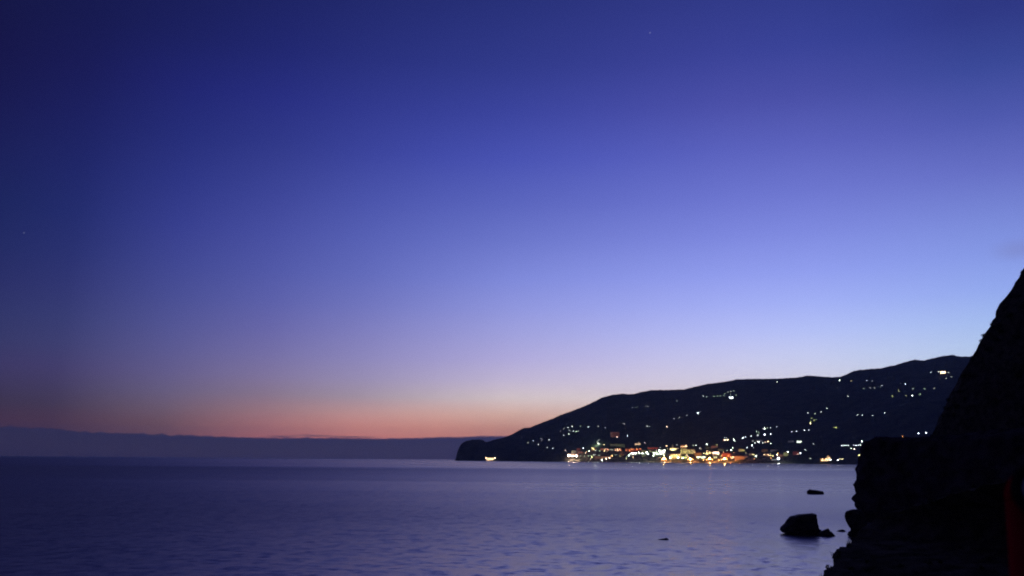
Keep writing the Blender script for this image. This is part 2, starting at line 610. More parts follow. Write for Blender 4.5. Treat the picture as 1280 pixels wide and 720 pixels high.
for i, v in enumerate(mtn_me.vertices):
    px_ = 564 + i // len(TS)
    k_ = min(1, max(0, (px_ - 702) / 12)) * min(1, max(0, (990 - px_) / 30)) * min(1, max(0, (95 - v.co.z) / 40))
    ta.data[i].value = k_ if v.co.z > 0.8 else 0
tag(link('mountain', mtn_me, M_HILL), kind='structure')
HILL = BVHTree.FromPolygons([v.co for v in mtn_me.vertices], [tuple(p.vertices) for p in mtn_me.polygons])


def hit(px, py):
    for k in range(14):
        loc, *_ = HILL.ray_cast(EYE, ray(px, py - 0.25 * k))
        if loc is not None:
            return loc
        loc, *_ = HILL.ray_cast(EYE, ray(px, py + 0.25 * k))
        if loc is not None:
            return loc
    r = ray(px, py)
    return EYE + r * (interp(COAST, px) / math.hypot(r.x, r.y))


# stone quay along the town's waterfront
front, back = [], []
for i in range(0, 293):
    px_ = 702 + i
    dc = interp(COAST, px_) - 16
    r = ray(px_, 577)
    hl = math.hypot(r.x, r.y)
    f_ = Vector((r.x / hl, r.y / hl, 0))
    q = f_ * (dc + 6 * noise.noise(Vector((px_ * 0.03, 1, 1))))
    front.append(q)
    back.append(f_ * (dc + 60))
rows = [[(p.x, p.y, -2) for p in front], [(p.x, p.y, 2.6) for p in front], [(p.x, p.y, 2.6) for p in back], [(p.x, p.y, -2) for p in back]]
tag(link('quay', grid_mesh('quay', rows, smooth=False), M_QUAY), kind='structure')

# ------------------------------------------------------------------ near land on the right


def sweep(name, prof, y_crest, ys, shift, mat, amp, freq, seed, step):
    """prof: outline against the sea or sky, as (px, py, distance); the crest runs at that line and the land
    falls back to the right on both sides of it"""
    pts = [at(*p) for p in prof]
    path = []
    for a, b_ in zip(pts, pts[1:]):
        n = max(1, int((b_ - a).length / step))
        for k in range(n):
            path.append(a + (b_ - a) * k / n)
    path.append(pts[-1])
    rows = []
    for dy in ys:
        row = []
        for q in path:
            sc_ = shift(dy)
            p = Vector((q.x + sc_, q.y + dy, q.z))
            nz = Vector((p.x * freq, p.y * freq, p.z * freq + seed))
            dv = Vector((noise.fractal(nz, 0.9, 2.1, 4), noise.fractal(nz + Vector((17, 3, 5)), 0.9, 2.1, 4), noise.fractal(nz + Vector((5, 31, 9)), 0.9, 2.1, 4)))
            p = p + Vector((dv.x, dv.y, dv.z * 0.6)) * amp
            row.append(p)
        rows.append(row)
    me = grid_mesh(name, rows, smooth=False)
    return tag(link(name, me, mat), kind='structure'), rows


def fan(a, b_, n):
    return [a + (b_ - a) * i / n for i in range(n + 1)]


MS = [(1140, 612, 330), (1152, 580, 330), (1160, 560, 330), (1165, 546, 330), (1172, 527, 330), (1180, 509, 330), (1187, 497, 330), (1197, 479, 330), (1207, 462, 330), (1214, 450, 330), (1221, 440, 330), (1230, 424, 330),
      (1236, 409, 330), (1241, 399, 330), (1246, 389, 330), (1254, 380, 330), (1261, 371, 330), (1268, 358, 330), (1275, 346, 330), (1284, 333, 330), (1310, 296, 330), (1345, 250, 330), (1420, 190, 330), (1560, 120, 330), (1800, 60, 330)]
ms_obj, ms_rows = sweep('mountainside', MS, 330, fan(-190, 0, 60) + fan(4, 160, 34), lambda d: (abs(d) * 0.42 if d < 0 else abs(d) * 0.5), M_SLOPE, 1.5, 0.09, 3.0, 2.0)
BL = [(1088, 662, 196), (1083, 650, 196), (1079, 641, 197), (1076, 634, 197), (1073.5, 629, 198), (1072, 625, 198), (1074.5, 619, 198), (1072.5, 614, 198), (1071.2, 607, 198), (1073.5, 601, 198), (1072.5, 593, 199), (1074.2, 583, 199), (1077, 572, 200),
      (1080, 560, 200), (1083, 552.5, 200), (1088, 549.5, 200), (1098, 547, 202), (1112, 548, 204), (1135, 548.5, 207), (1170, 547, 210), (1230, 540, 215), (1330, 528, 220), (1500, 515, 225), (1800, 490, 230)]
bl_obj, bl_rows = sweep('sea_cliff', BL, 200, fan(-95, -4, 56) + fan(-3, 3, 8) + fan(5, 110, 30), lambda d: (max(0, -d - 1.5) * 0.55 if d < 0 else max(0, d - 1.5) * 0.62), M_CLIFF, 0.95, 0.24, 11.0, 0.45)
FG = [(1006, 748, 78), (1018, 731, 80), (1027, 720, 82), (1032, 712, 84), (1037, 706, 86), (1037.6, 699, 87), (1040, 692.5, 90), (1046, 686.5, 93), (1055, 681, 96), (1063, 675, 100), (1071, 667, 103), (1080, 657, 105), (1094, 648, 105), (1112, 641, 103), (1150, 630, 98), (1210, 612, 88), (1300, 592, 74), (1420, 572, 60), (1650, 540, 50)]
fg_obj, fg_rows = sweep('coastal_slope', FG, 85, fan(-62, -2, 60) + fan(-1, 6, 10) + fan(8, 70, 30), lambda d: (abs(d) * 0.30 if d < 0 else abs(d) * 0.8), M_SLOPE, 0.40, 0.45, 23.0, 0.6)

# the clifftop the photographer stands on
rows = []
for k, (gx, zz) in enumerate(((0.0, 10.4), (0.5, 10.3), (3, 8.6), (9, 4.0), (16, -2))):
    ring = []
    for i in range(96):
        a = 2 * math.pi * i / 96
        bx, by = 9 * math.cos(a), 10 * math.sin(a)
        r_ = 1 + gx / 9
        n_ = noise.noise(Vector((bx * 0.3, by * 0.3, k)))
        ring.append((3 + bx * r_ + 0.5 * n_ * (k > 0), -6.5 + by * r_ + 0.5 * n_ * (k > 0), zz + 0.25 * n_ * (k > 1)))
    rows.append(ring)
rows.insert(0, [(3 + 0.01 * math.cos(2 * math.pi * i / 96), -6.5 + 0.01 * math.sin(2 * math.pi * i / 96), 10.4) for i in range(96)])
tag(link('clifftop_ground', grid_mesh('clifftop_ground', rows, smooth=False, closed=True), M_SLOPE), kind='structure')


# scrub: leaf clumps over the steep slope and the shore slope, too many to count
def leaves(bm, c, r, n, ls, flat=0.75):
    for _ in range(n):
        d = Vector((random.gauss(0, 1), random.gauss(0, 1), random.gauss(0, 1))).normalized() * r * random.random() ** 0.45
        d.z *= flat
        q = c + d
        a = Vector((random.gauss(0, 1), random.gauss(0, 1), random.gauss(0, 1))).normalized()
        b_ = a.orthogonal().normalized()
        s = ls * random.uniform(0.6, 1.4)
        bm.faces.new([bm.verts.new(q - a * s), bm.verts.new(q + b_ * s * 0.45), bm.verts.new(q + a * s), bm.verts.new(q - b_ * s * 0.45)])


bm = bmesh.new()
crest = ms_rows[60] + ms_rows[59] + ms_rows[61]
for q in crest:
    for k in range(2):
        if random.random() < 0.5:
            rr_ = random.uniform(0.35, 1.25)
            leaves(bm, q + Vector((random.uniform(0.0, 0.9), random.uniform(-2, 2), -0.2)), rr_, int(230 * rr_ * rr_) + 40, 0.2)
for _ in range(420):
    row = random.choice(ms_rows[14:60])
    q = random.choice(row[4:140])
    rr_ = random.uniform(0.8, 2.4)
    leaves(bm, q + Vector((0, 0, 0.4)), rr_, int(40 * rr_), 0.5)
me = bpy.data.meshes.new('scrub')
bm.to_mesh(me)
bm.free()
tag(link('scrub', me, M_LEAF), kind='stuff')
bm = bmesh.new()
for row in fg_rows[44:78]:
    for q in row[::2]:
        if q.z < 0.8 or random.random() < (0.55 if q.z < 2.6 and project(q)[1] > 703 else 0.9):
            continue
        if random.random() < 0.35:
            rr_ = random.uniform(0.15, 0.5)
            leaves(bm, q + Vector((0, 0, 0.1)), rr_, int(110 * rr_), 0.12)
        else:
            for _k in range(7):            # stiff grass blades
                a = Vector((random.gauss(0, 0.35) - 0.12, random.gauss(0, 0.35), 1)) * random.uniform(0.2, 0.62)
                o_ = q + Vector((random.gauss(0, 0.16), random.gauss(0, 0.16), -0.05))
                s = Vector((0.022, 0.01, 0))
                bm.faces.new([bm.verts.new(o_ - s), bm.verts.new(o_ + s), bm.verts.new(o_ + a)])
me = bpy.data.meshes.new('grass')
bm.to_mesh(me)
bm.free()
tag(link('grass', me, M_LEAF), kind='stuff')


# ------------------------------------------------------------------ rocks in the sea
def rock(name, outline, base_y, label, depth=0.75, group='rocks off the cliff', seed=1.0):
    """outline: [(py, px_left, px_right)] from the top down; the foot lies at base_y on the water"""
    r = ray((outline[0][1] + outline[0][2]) / 2, base_y)
    d = CAMZ / -r.z * math.hypot(r.x, r.y)
    c = at(sum((a + b_) / 2 for _, a, b_ in outline) / len(outline), base_y, d)
    wmax = max((b_ - a) for _, a, b_ in outline) * d / FPX
    rows = []
    nseg = 40
    lv = []
    top = outline[0]
    lv.append((top[0] - 0.6, (top[1] + top[2]) / 2 - 0.3, (top[1] + top[2]) / 2 + 0.3))
    for a, b_ in zip(outline, outline[1:]):
        for k in range(5):
            t = k / 5
            lv.append(tuple(a[i] + (b_[i] - a[i]) * t for i in range(3)))
    lv.append(outline[-1])
    lv.append((outline[-1][0] + 8, outline[-1][1] - 2, outline[-1][2] + 2))
    for py, xl, xr in lv:
        a, b_ = at(xl, py, d), at(xr, py, d)
        mid, hw = (a + b_) / 2, (b_ - a).length / 2
        dirx = (b_ - a).normalized()
        diry = Vector((-dirx.y, dirx.x, 0))
        hd = (hw * 0.55 + wmax * 0.22) * depth if hw > 0.05 * wmax else hw
        ring = []
        for i in range(nseg):
            th = 2 * math.pi * i / nseg
            ca, sa = math.cos(th), math.sin(th)
            ca = math.copysign(abs(ca) ** 0.8, ca)
            sa = math.copysign(abs(sa) ** 0.8, sa)
            p = mid + dirx * hw * ca + diry * hd * sa
            nv = Vector((p.x, p.y, p.z)) * (2.2 / max(wmax, 0.5)) + Vector((seed * 13, seed * 7, seed))
            dsp = noise.fractal(nv, 0.8, 2.2, 4) * 0.05 * wmax + (noise.cell(nv * 1.6) - 0.5) * 0.045 * wmax
            p = p + (p - mid).normalized() * dsp * (0.8 if abs(ca) > 0.85 else 1.0) if hw > 0.05 else p
            ring.append(p - Vector((c.x, c.y, 0)))
        rows.append(ring)
    me = grid_mesh(name, rows, smooth=False, closed=True)
    bm = bmesh.new()
    bm.from_mesh(me)
    bmesh.ops.holes_fill(bm, edges=[e for e in bm.edges if e.is_boundary], sides=0)
    bmesh.ops.recalc_face_normals(bm, faces=bm.faces)
    bm.to_mesh(me)
    bm.free()
    o = link(name, me, M_ROCK)
    o.location = (c.x, c.y, 0)
    return tag(o, label, 'rock', group)


rock('sea_rock', [(641.8, 1012, 1017), (643, 997, 1020.5), (645, 989, 1021), (649, 983.5, 1021.6), (654, 980.5, 1022), (658, 977, 1024.5), (662, 975.5, 1026), (665, 978, 1026.5), (668, 985, 1027), (672, 994, 1024), (674.5, 1000, 1016)], 668,
     'largest dark boulder in the water, steep on its right side', 0.8, seed=1.0)
rock('sea_rock', [(660.8, 1033.5, 1036), (662.5, 1029, 1038), (665, 1024, 1040), (668, 1020, 1042.5), (670.5, 1019, 1044.5), (672, 1022, 1042)], 670,
     'low pointed rock against the right side of the largest boulder', 0.8, seed=2.0)
rock('sea_rock', [(637, 1063, 1072), (638.5, 1059, 1076), (641, 1056.5, 1079), (646, 1055.6, 1082), (652, 1057, 1084), (657, 1059.5, 1084), (662, 1061.5, 1084), (668, 1059, 1084), (673, 1062, 1085)], 671,
     'tall blocky rock standing right against the foot of the cliff', 0.8, seed=3.0)
rock('sea_rock', [(612, 1011.5, 1013.5), (612.8, 1009.6, 1021), (614, 1009.2, 1027.5), (615.6, 1008.8, 1029.4), (617.6, 1009.5, 1029.6)], 617.5,
     'small flat-topped rock far out, alone on the water', 0.6, seed=4.0)
rock('sea_rock', [(662.3, 1050, 1055.5), (663.2, 1047, 1056.5), (664.6, 1044.5, 1057)], 664.4, 'thin low rock barely awash in the gap beside the cliff', 0.7, seed=5.0)
rock('sea_rock', [(672.9, 831, 834.5), (673.8, 825.5, 836), (674.8, 819, 836.5)], 674.6, 'thin dark rock barely awash, alone in open water', 0.6, seed=6.0)

# ------------------------------------------------------------------ houses and lamps on the far shore
LAMP_POLE = {}
bm = bmesh.new()
cyl(bm, 0, 0, -9.0, -0.9, 0.22, 0.13)
box(bm, -0.5, 0.5, -0.14, 0.14, -1.1, -0.86)
ME_POLE = mesh_of(bm, 'pole')
ME_POLE.materials.append(M_METAL)


def globe_mesh(r):
    bm = bmesh.new()
    ball(bm, 0, 0, 0, r, 8, 6, 0.8)
    me = mesh_of(bm, 'lamp_globe', True)
    me.materials.append(M_METAL)
    return me


ME_GLOBE = {k: globe_mesh(k) for k in (1.2, 1.9, 2.8)}
GROUP_L = 'street lamps on the far shore'
GROUP_H = 'lit houses on the far shore'
GROUP_B = 'lit buildings in the far town'


def set_mat(o, mt):
    o.material_slots[0].link = 'OBJECT'
    o.material_slots[0].material = mt


def place_child(name, me, parent, mt=None, loc=None):
    o = bpy.data.objects.new(name, me)
    COL.objects.link(o)
    o.parent = parent
    if mt:
        set_mat(o, mt)
    if loc:
        o.location = loc
    return o


def street_lamp(px, py, col, s, label, big=1.2, sampled=False, energy=0, lift=0.0):
    h = hit(px, py)
    toward = Vector((-h.x, -h.y, 0)).normalized()
    p = h + toward * 2.0 + Vector((0, 0, lift))
    t = empty('street_lamp', p - Vector((0, 0, 9.0)), math.atan2(h.y, h.x) - math.pi / 2)
    place_child('pole', ME_POLE, t, loc=(0, 0, 9.0))
    place_child('lamp_globe', ME_GLOBE[big], t, emit(col, s, sampled), (0, 0, 9.0))
    if energy:
        light(t, (0, -1, 9 - big - 0.3), col, energy)
    tag(t, label, 'street lamp', GROUP_L)
    return t


def light(parent, loc, col, energy, kind='POINT', size=None, rot=None):
    ld = bpy.data.lights.new('lamp_light', kind)
    ld.energy = energy
    ld.color = COLS[col]
    if kind == 'AREA':
        ld.shape = 'RECTANGLE'
        ld.size, ld.size_y = size
    else:
        ld.shadow_soft_size = 0.6
    o = bpy.data.objects.new('lamp_light', ld)
    COL.objects.link(o)
    o.parent = parent
    o.location = loc
    if rot:
        o.rotation_euler = rot
    return o


# one house, copied: wall, roof, door, chimney, three windows
def house_meshes():
    bm = bmesh.new()
    box(bm, -5, 5, -3.6, 3.6, -6, 3.0)
    for sx in (-5, 5):
        v = [bm.verts.new((sx, -3.6, 3.0)), bm.verts.new((sx, 3.6, 3.0)), bm.verts.new((sx, 0, 5.2))]
        bm.faces.new(v)
    wall = mesh_of(bm, 'wall')
    bm = bmesh.new()
    for s in (-1, 1):
        v = [bm.verts.new(c) for c in ((-5.4, s * 4.1, 2.72), (5.4, s * 4.1, 2.72), (5.4, 0, 5.25), (-5.4, 0, 5.25), (-5.4, s * 4.1, 3.0), (5.4, s * 4.1, 3.0), (5.4, 0, 5.53), (-5.4, 0, 5.53))]
        for q in ((0, 1, 2, 3), (4, 5, 6, 7), (0, 1, 5, 4), (0, 3, 7, 4), (1, 2, 6, 5)):
            bm.faces.new([v[i] for i in q])
    roof = mesh_of(bm, 'roof')
    roof.materials.append(M_TILE)
    bm = bmesh.new()
    box(bm, -0.85, 0.85, -0.06, 0.06, -0.9, 0.9)
    win = mesh_of(bm, 'window')
    win.materials.append(M_DARKGLASS)
    bm = bmesh.new()
    box(bm, -0.55, 0.55, -0.05, 0.05, -1.1, 1.1)
    door = mesh_of(bm, 'door')
    door.materials.append(M_DOOR)
    bm = bmesh.new()
    box(bm, -0.4, 0.4, -0.4, 0.4, -1.0, 1.0)
    ch = mesh_of(bm, 'chimney')
    ch.materials.append(WALL['white'])
    wall.materials.append(WALL['white'])
    return wall, roof, win, door, ch


HW, HRF, HWIN, HDOOR, HCH = house_meshes()


def house(px, py, col, s, label, wallc='white'):
    h = hit(px, py)
    toward = Vector((-h.x, -h.y, 0)).normalized()
    p = h + toward * 4.5
    t = empty('house', p, math.atan2(h.y, h.x) - math.pi / 2 + random.uniform(-0.35, 0.35))
    place_child('wall', HW, t, WALL[wallc])
    rf = place_child('roof', HRF, t)
    place_child('chimney', HCH, rf, loc=(random.choice((-3, 3)), 1.4, 5.2))
    for wx in (-3.2, 0.2, 3.2):
        place_child('window', HWIN, t, emit(col, s), (wx, -3.64, 0.6))
    place_child('door', HDOOR, t, loc=(-1.6, -3.64, -1.9))
    tag(t, label, 'house', GROUP_H)
    return t


ORD = ('', 'second from left', 'third from left', 'fourth from left', 'fifth from left', 'sixth from left', 'seventh from left')
NUM = ('', 'one', 'two', 'three', 'four', 'five', 'six', 'seven', 'eight')
CN = {'w': 'white', 'b': 'bluish white', 'g': 'greenish', 'y': 'yellow', 'n': 'warm', 'o': 'orange', 'p': 'pinkish', 'r': 'red', 'l': 'yellow-green'}
# brightness: 0 faint (a lit house), 1 small, 2 clear, 3 bright
SPEC = {0: 4.5, 1: 12.0, 2: 27.0, 3: 46.0}


def cluster(phrase, items):
    items = sorted(items, key=lambda i: i[0])
    n = len(items)
    for i, (px, py, col, br) in enumerate(items):
        kind = 'lit house' if br == 0 or col in 'ny' and br < 3 else 'street lamp'
        adj = {0: 'faint ', 1: 'small ', 2: '', 3: 'bright '}[br] + CN[col]
        if n == 1:
            lab = f'{adj} {kind} {phrase}'
        else:
            o_ = 'left' if (i == 0 and n == 2) else 'right' if n == 2 else 'leftmost' if i == 0 else 'rightmost' if i == n - 1 else ORD[i]
            lab = f'{adj} {kind}, {o_} of {NUM[n]} lights {phrase}'
        if kind == 'lit house':
            house(px, py, col, {0: 3.2, 1: 9, 2: 22, 3: 36}[br], lab, random.choice(('white', 'cream', 'white', 'ochre')))
        else:
            street_lamp(px, py, col, SPEC[br], lab, 1.9 if br == 3 else 1.2)


cluster('low beside the headland', [(660, 553.5, 'w', 0), (666.5, 551.3, 'w', 2), (677, 549.5, 'w', 2), (686.3, 549.8, 'w', 2), (673, 556, 'w', 2), (684.3, 559.5, 'w', 1), (691, 560, 'w', 2)])
cluster('topping the far-left hillside cluster', [(704.5, 536, 'w', 1), (710.3, 534.3, 'w', 2), (715, 533, 'w', 2)])
cluster('across the far-left cluster middle', [(700.5, 539, 'w', 1), (712, 538, 'w', 1), (716.8, 539, 'w', 2), (720.3, 539.6, 'g', 2), (723.7, 539, 'w', 2)])
cluster('under the far-left hillside cluster', [(704.8, 544.4, 'w', 2), (711, 542.7, 'w', 2)])
cluster('right of the far-left hillside cluster', [(725.7, 533, 'g', 0), (735.2, 533.6, 'w', 2), (748, 533, 'w', 0), (756.3, 534.5, 'w', 1)])
cluster('spaced out above the chapel', [(780, 530, 'w', 1), (808.5, 532.6, 'w', 2), (811.7, 533, 'w', 1), (833.5, 533.4, 'n', 2)])
cluster('in the highest left row', [(790, 509.2, 'w', 2), (796, 509, 'g', 1), (806.3, 508, 'w', 1), (809.6, 508, 'w', 1)])
cluster('climbing right at mid hill', [(842.4, 523.6, 'w', 1), (849, 522, 'w', 1), (858.7, 519.3, 'w', 0), (872.2, 516.6, 'b', 3), (874.5, 514.8, 'b', 2)])
cluster('alone on dark upper slope', [(846, 501, 'g', 0)])
cluster('left of the high white villa', [(879, 495.5, 'w', 2), (883, 496.2, 'g', 1), (893, 495.6, 'g', 1), (897, 495.2, 'g', 0), (900.5, 495, 'g', 0), (905.3, 495, 'g', 1)])
cluster('rising above the high white villa', [(905.5, 492.3, 'g', 1), (910, 490.4, 'w', 1), (913.7, 489.2, 'w', 1), (917.3, 488.8, 'g', 0)])
cluster('close around the high white villa', [(913, 493.6, 'g', 1), (911, 496, 'b', 2), (920, 494, 'g', 0)])
cluster('alone just under the middle ridge', [(971.7, 477.7, 'w', 2)])
cluster('in the top row, right ridge', [(1049.3, 475.3, 'w', 3), (1064, 476.3, 'y', 0), (1083.5, 476, 'w', 2), (1090, 476.4, 'w', 1)])
cluster('in the second row, right ridge', [(1079.7, 485.8, 'g', 0), (1087.8, 485.2, 'w', 1), (1093, 485, 'w', 0), (1100.3, 484, 'g', 1), (1103, 481.7, 'w', 2)])
cluster('in upper line by cliff', [(1125.6, 480, 'w', 1), (1131.7, 480.2, 'w', 3), (1123, 488.3, 'l', 2), (1141.3, 486, 'g', 0), (1155.7, 486, 'g', 0), (1167.5, 485.5, 'w', 0)])
cluster('in lower line by cliff', [(1115.5, 495, 'l', 1), (1132.4, 494.7, 'l', 1), (1140.4, 494.5, 'w', 3), (1149.8, 492.9, 'g', 1)])
cluster('around the high orange villa', [(1163.5, 465.2, 'w', 2), (1173.4, 465, 'w', 2), (1185.5, 465.8, 'w', 0), (1174.9, 473.9, 'g', 2), (1183, 472.8, 'w', 1), (1189.3, 471.2, 'w', 0)])
cluster('alone below the right ridge rows', [(1059.8, 495.4, 'w', 2)])
cluster('rising right, centre of slope', [(1010, 516, 'w', 2), (1019, 517, 'g', 1), (1026.2, 514.8, 'w', 2), (1033.8, 510.3, 'w', 2)])
cluster('huddled at centre of slope', [(1014.6, 523, 'l', 0), (1013.3, 526.5, 'l', 1), (1020.3, 524.4, 'g', 1), (1017.5, 525.5, 'l', 0), (1013.2, 529, 'y', 3)])
cluster('in a yellowish pair', [(1042.4, 534.2, 'l', 1), (1045.5, 534.4, 'l', 2)])
cluster('in the mid row near cliff', [(1072, 519, 'w', 2), (1078.2, 519, 'w', 2), (1090.7, 519.4, 'w', 1), (1106, 516, 'w', 2)])
cluster('in a level row mid-slope', [(989.5, 539.3, 'b', 2), (995.8, 538.8, 'b', 2), (1005.7, 538, 'b', 2), (1011.3, 537.4, 'b', 2)])
cluster('atop the rising middle chain', [(955.5, 535.4, 'w', 3), (959.3, 535, 'g', 1), (963, 534.6, 'w', 2), (970.5, 533.7, 'w', 2)])
cluster('in a tight greenish pair', [(946.2, 539.4, 'g', 2), (948.8, 540.2, 'g', 1)])
cluster('in chain right of town', [(928.5, 547.4, 'b', 3), (932, 546, 'b', 2), (939.2, 545, 'w', 2), (947, 544.2, 'w', 2), (955.8, 543.3, 'b', 3), (963.3, 542.7, 'b', 3)])
cluster('beside the long grey wall', [(941, 551.3, 'w', 0), (943.7, 553.6, 'w', 2), (948, 552.7, 'b', 3), (953.5, 553.8, 'w', 2), (956.5, 553, 'n', 1), (960, 552, 'n', 2), (963.5, 554.2, 'w', 2)])
cluster('stepping below the grey wall', [(933.8, 559.3, 'w', 2), (940, 556.6, 'b', 3), (942, 559.8, 'b', 1)])
cluster('in the square above town', [(905.4, 547.2, 'w', 2), (908, 547.2, 'w', 1), (906, 549.9, 'n', 3), (909.5, 550, 'n', 3)])
cluster('stacked right of the square', [(917.3, 549.2, 'w', 3), (918.8, 551.5, 'w', 2)])
cluster('in the cliffside left bar', [(1052, 556.9, 'b', 2), (1055, 556.8, 'b', 2), (1057.6, 556.7, 'b', 2), (1060.5, 556.6, 'b', 2)])
cluster('in the cliffside right bar', [(1067, 556.5, 'b', 2), (1070.3, 556.5, 'b', 2), (1073.2, 556.4, 'b', 2), (1076, 556.4, 'w', 2)])
cluster('above the right bar of lamps', [(1077.3, 551.8, 'b', 3)])
cluster('under the right bar of lamps', [(1063.5, 560.6, 'w', 2), (1068, 561, 'p', 3)])
cluster('alone low beside the cliff edge', [(1074.5, 569, 'y', 2)])
cluster('alone on black slope above shore', [(1016.8, 554.6, 'w', 1)])
cluster('near the right shore', [(1006.5, 562, 'w', 2), (1000.6, 566.4, 'b', 3), (1013, 573.4, 'w', 0)])
cluster('beside the dark cliff shoulder', [(1148.1, 541.8, 'b', 3), (1157.7, 541, 'b', 3)])
cluster('dim beside the dark cliff shoulder', [(1128.3, 545.4, 'o', 1)])
# lamps within the town
cluster('at the town left end', [(707, 563.2, 'p', 2)])
cluster('above the left waterfront', [(726.3, 565.5, 'p', 2), (729.3, 560.3, 'b', 3), (732, 566, 'p', 2), (736.5, 563.7, 'w', 3)])
cluster('in the left waterfront row', [(725, 569.8, 'g', 1), (730.7, 569.8, 'g', 1), (735.5, 569.7, 'g', 1), (739, 569.5, 'g', 1), (742.7, 568.6, 'w', 2), (749, 569.3, 'g', 0)])
cluster('over the pink waterfront hall', [(744.5, 563.3, 'w', 1), (749.7, 563.3, 'g', 1), (755.7, 563.7, 'y', 2)])
cluster('before the pink waterfront hall', [(738.3, 573.3, 'p', 1), (745.5, 572.6, 'n', 3), (752.5, 575, 'w', 3), (757.6, 573.4, 'p', 3), (762, 572.2, 'p', 3)])
cluster('beside the curved lit wall', [(755, 555.8, 'y', 1)])
cluster('along the green lit wall', [(765.5, 555.4, 'w', 2), (769, 556, 'w', 2), (775.8, 556, 'g', 2), (779, 556.8, 'g', 1)])
cluster('right of the hilltop chapel', [(806, 553.6, 'p', 2)])
cluster('about the dim red hotel', [(764, 544, 'w', 1), (771.5, 546.4, 'n', 2), (784.3, 544.8, 'w', 2)])
cluster('above the church', [(821.7, 559.6, 'p', 2), (825.8, 559, 'w', 2), (833, 557.7, 'n', 2), (846, 556.2, 'w', 0)])
cluster('left of the white promenade row', [(769.3, 568.6, 'g', 1), (783.2, 571.2, 'g', 1), (786, 569.5, 'w', 3)])
cluster('over the olive terraces', [(866.7, 556.9, 'g', 0), (870, 556.6, 'w', 2), (875, 560.4, 'b', 2), (883.2, 555.2, 'w', 3), (896, 556.2, 'l', 0)])
cluster('right of the white shopfronts', [(901.8, 563, 'w', 1), (909, 563, 'g', 1), (914, 562.6, 'w', 3), (916, 559.6, 'w', 2)])
cluster('low left of the white quay lamp', [(942, 568.4, 'y', 1), (945, 570.5, 'w', 3)])
cluster('above the white quay lamp', [(962.7, 569, 'y', 3), (966.3, 570, 'y', 1), (971.5, 568.3, 'n', 3)])
cluster('above right of white quay lamp', [(981.3, 564.9, 'l', 2), (985, 564.8, 'b', 3)])
cluster('by the reddish house', [(995, 567.8, 'w', 2), (997.4, 567.8, 'p', 1)])
cluster('right of gabled seafront house', [(1038.3, 575, 'b', 3), (1047.3, 575, 'b', 3), (1050.2, 573.8, 'y', 1), (1053, 573.9, 'y', 1)])

# lamps on the quay: these light the water
GROUP_Q = 'lamps along the quay'


def quay_lamp(px, py, col, s, label, big, energy):
    t = street_lamp(px, py, col, s, label, big, True, energy)
    t['group'] = GROUP_Q
    d = interp(COAST, px) - 8
    r = ray(px, py)
    p = EYE + r * (d / math.hypot(r.x, r.y))
    t.location = (p.x, p.y, p.z - 9.0)
    return t


for px, py, b_, lab in ((830, 573.4, 2.8, 'orange quay lamp below the tall white building, leftmost orange one'), (863, 573.3, 2.8, 'orange quay lamp under the olive terraces, second orange from left'),
                        (887, 573.0, 2.8, 'orange quay lamp under the yellow house, third orange from left'), (905.6, 573.6, 2.8, 'orange quay lamp before the red hall, rightmost orange one')):
    quay_lamp(px, py, 'o', 1900, lab, b_, 60000)
quay_lamp(973, 573.2, 'b', 900, 'large bluish white quay lamp shining on the water by itself', 2.8, 26000)
for px, py, s, lab in ((710.8, 569.5, 500, 'pinkish white quay lamp, leftmost of the bright trio at town left end'), (716.3, 569.9, 700, 'pinkish white quay lamp, middle and brightest of the left-end trio'),
                       (720.3, 569.8, 500, 'pinkish white quay lamp, rightmost of the bright trio at town left end')):
    quay_lamp(px, py, 'p', s, lab, 2.8, 9000)
for px, py, lab in ((827.6, 574.2, 'small orange halo lamp added just left of the leftmost bright orange one'), (832.6, 574.2, 'small orange halo lamp added just right of the leftmost bright orange one'),
                    (860.0, 574.4, 'small orange halo lamp added just left of the second bright orange one'), (866.2, 574.2, 'small orange halo lamp added just right of the second bright orange one'),
                    (879.5, 575.0, 'low orange halo lamp added farther left of the third bright orange one'), (883.3, 574.5, 'small orange halo lamp added just left of the third bright orange one'),
                    (890.2, 574.3, 'small orange halo lamp added just right of the third bright orange one'), (898.6, 575.1, 'low orange halo lamp added farther left of the fourth bright orange one'),
                    (902.3, 574.5, 'small orange halo lamp added just left of the fourth bright orange one'), (908.8, 574.2, 'small orange halo lamp added just right of the fourth bright orange one')):
    quay_lamp(px, py, 'o', 26, lab, 1.9, 6000)  # added lamps, standing in for the glow around the bright orange ones
rs_ = random.Random(21)
n_ = 0
while n_ < 46:
    px, py = rs_.uniform(722, 984), rs_.uniform(559, 574)
    if py < 563 and not 775 < px < 930:
        continue
    st_ = street_lamp(px, py, rs_.choice('nnooyyl'), rs_.choice((10, 18, 28, 42)), 'tiny amber or yellowish street lamp among the crowded houses of the lower town', 1.2, True, rs_.choice((0, 1500, 4000)))
    st_['group'] = 'tiny lamps of the lower town'
    n_ += 1
quay_lamp(713.6, 568.6, 'w', 14, 'small white quay lamp between left and middle lamps of the left-end trio', 1.9, 0)
prom = [(788.6, 567), (791.6, 566.6), (795, 566.4), (799, 565.9), (803, 566.6), (808, 565.6), (810.3, 567.2)]
for i, (px, py) in enumerate(prom):
    o_ = 'leftmost' if i == 0 else 'rightmost' if i == 6 else ORD[i]
    quay_lamp(px, py, 'w', 130, f'bright white promenade lamp, {o_} of seven below the long red terrace', 1.9, 3500)
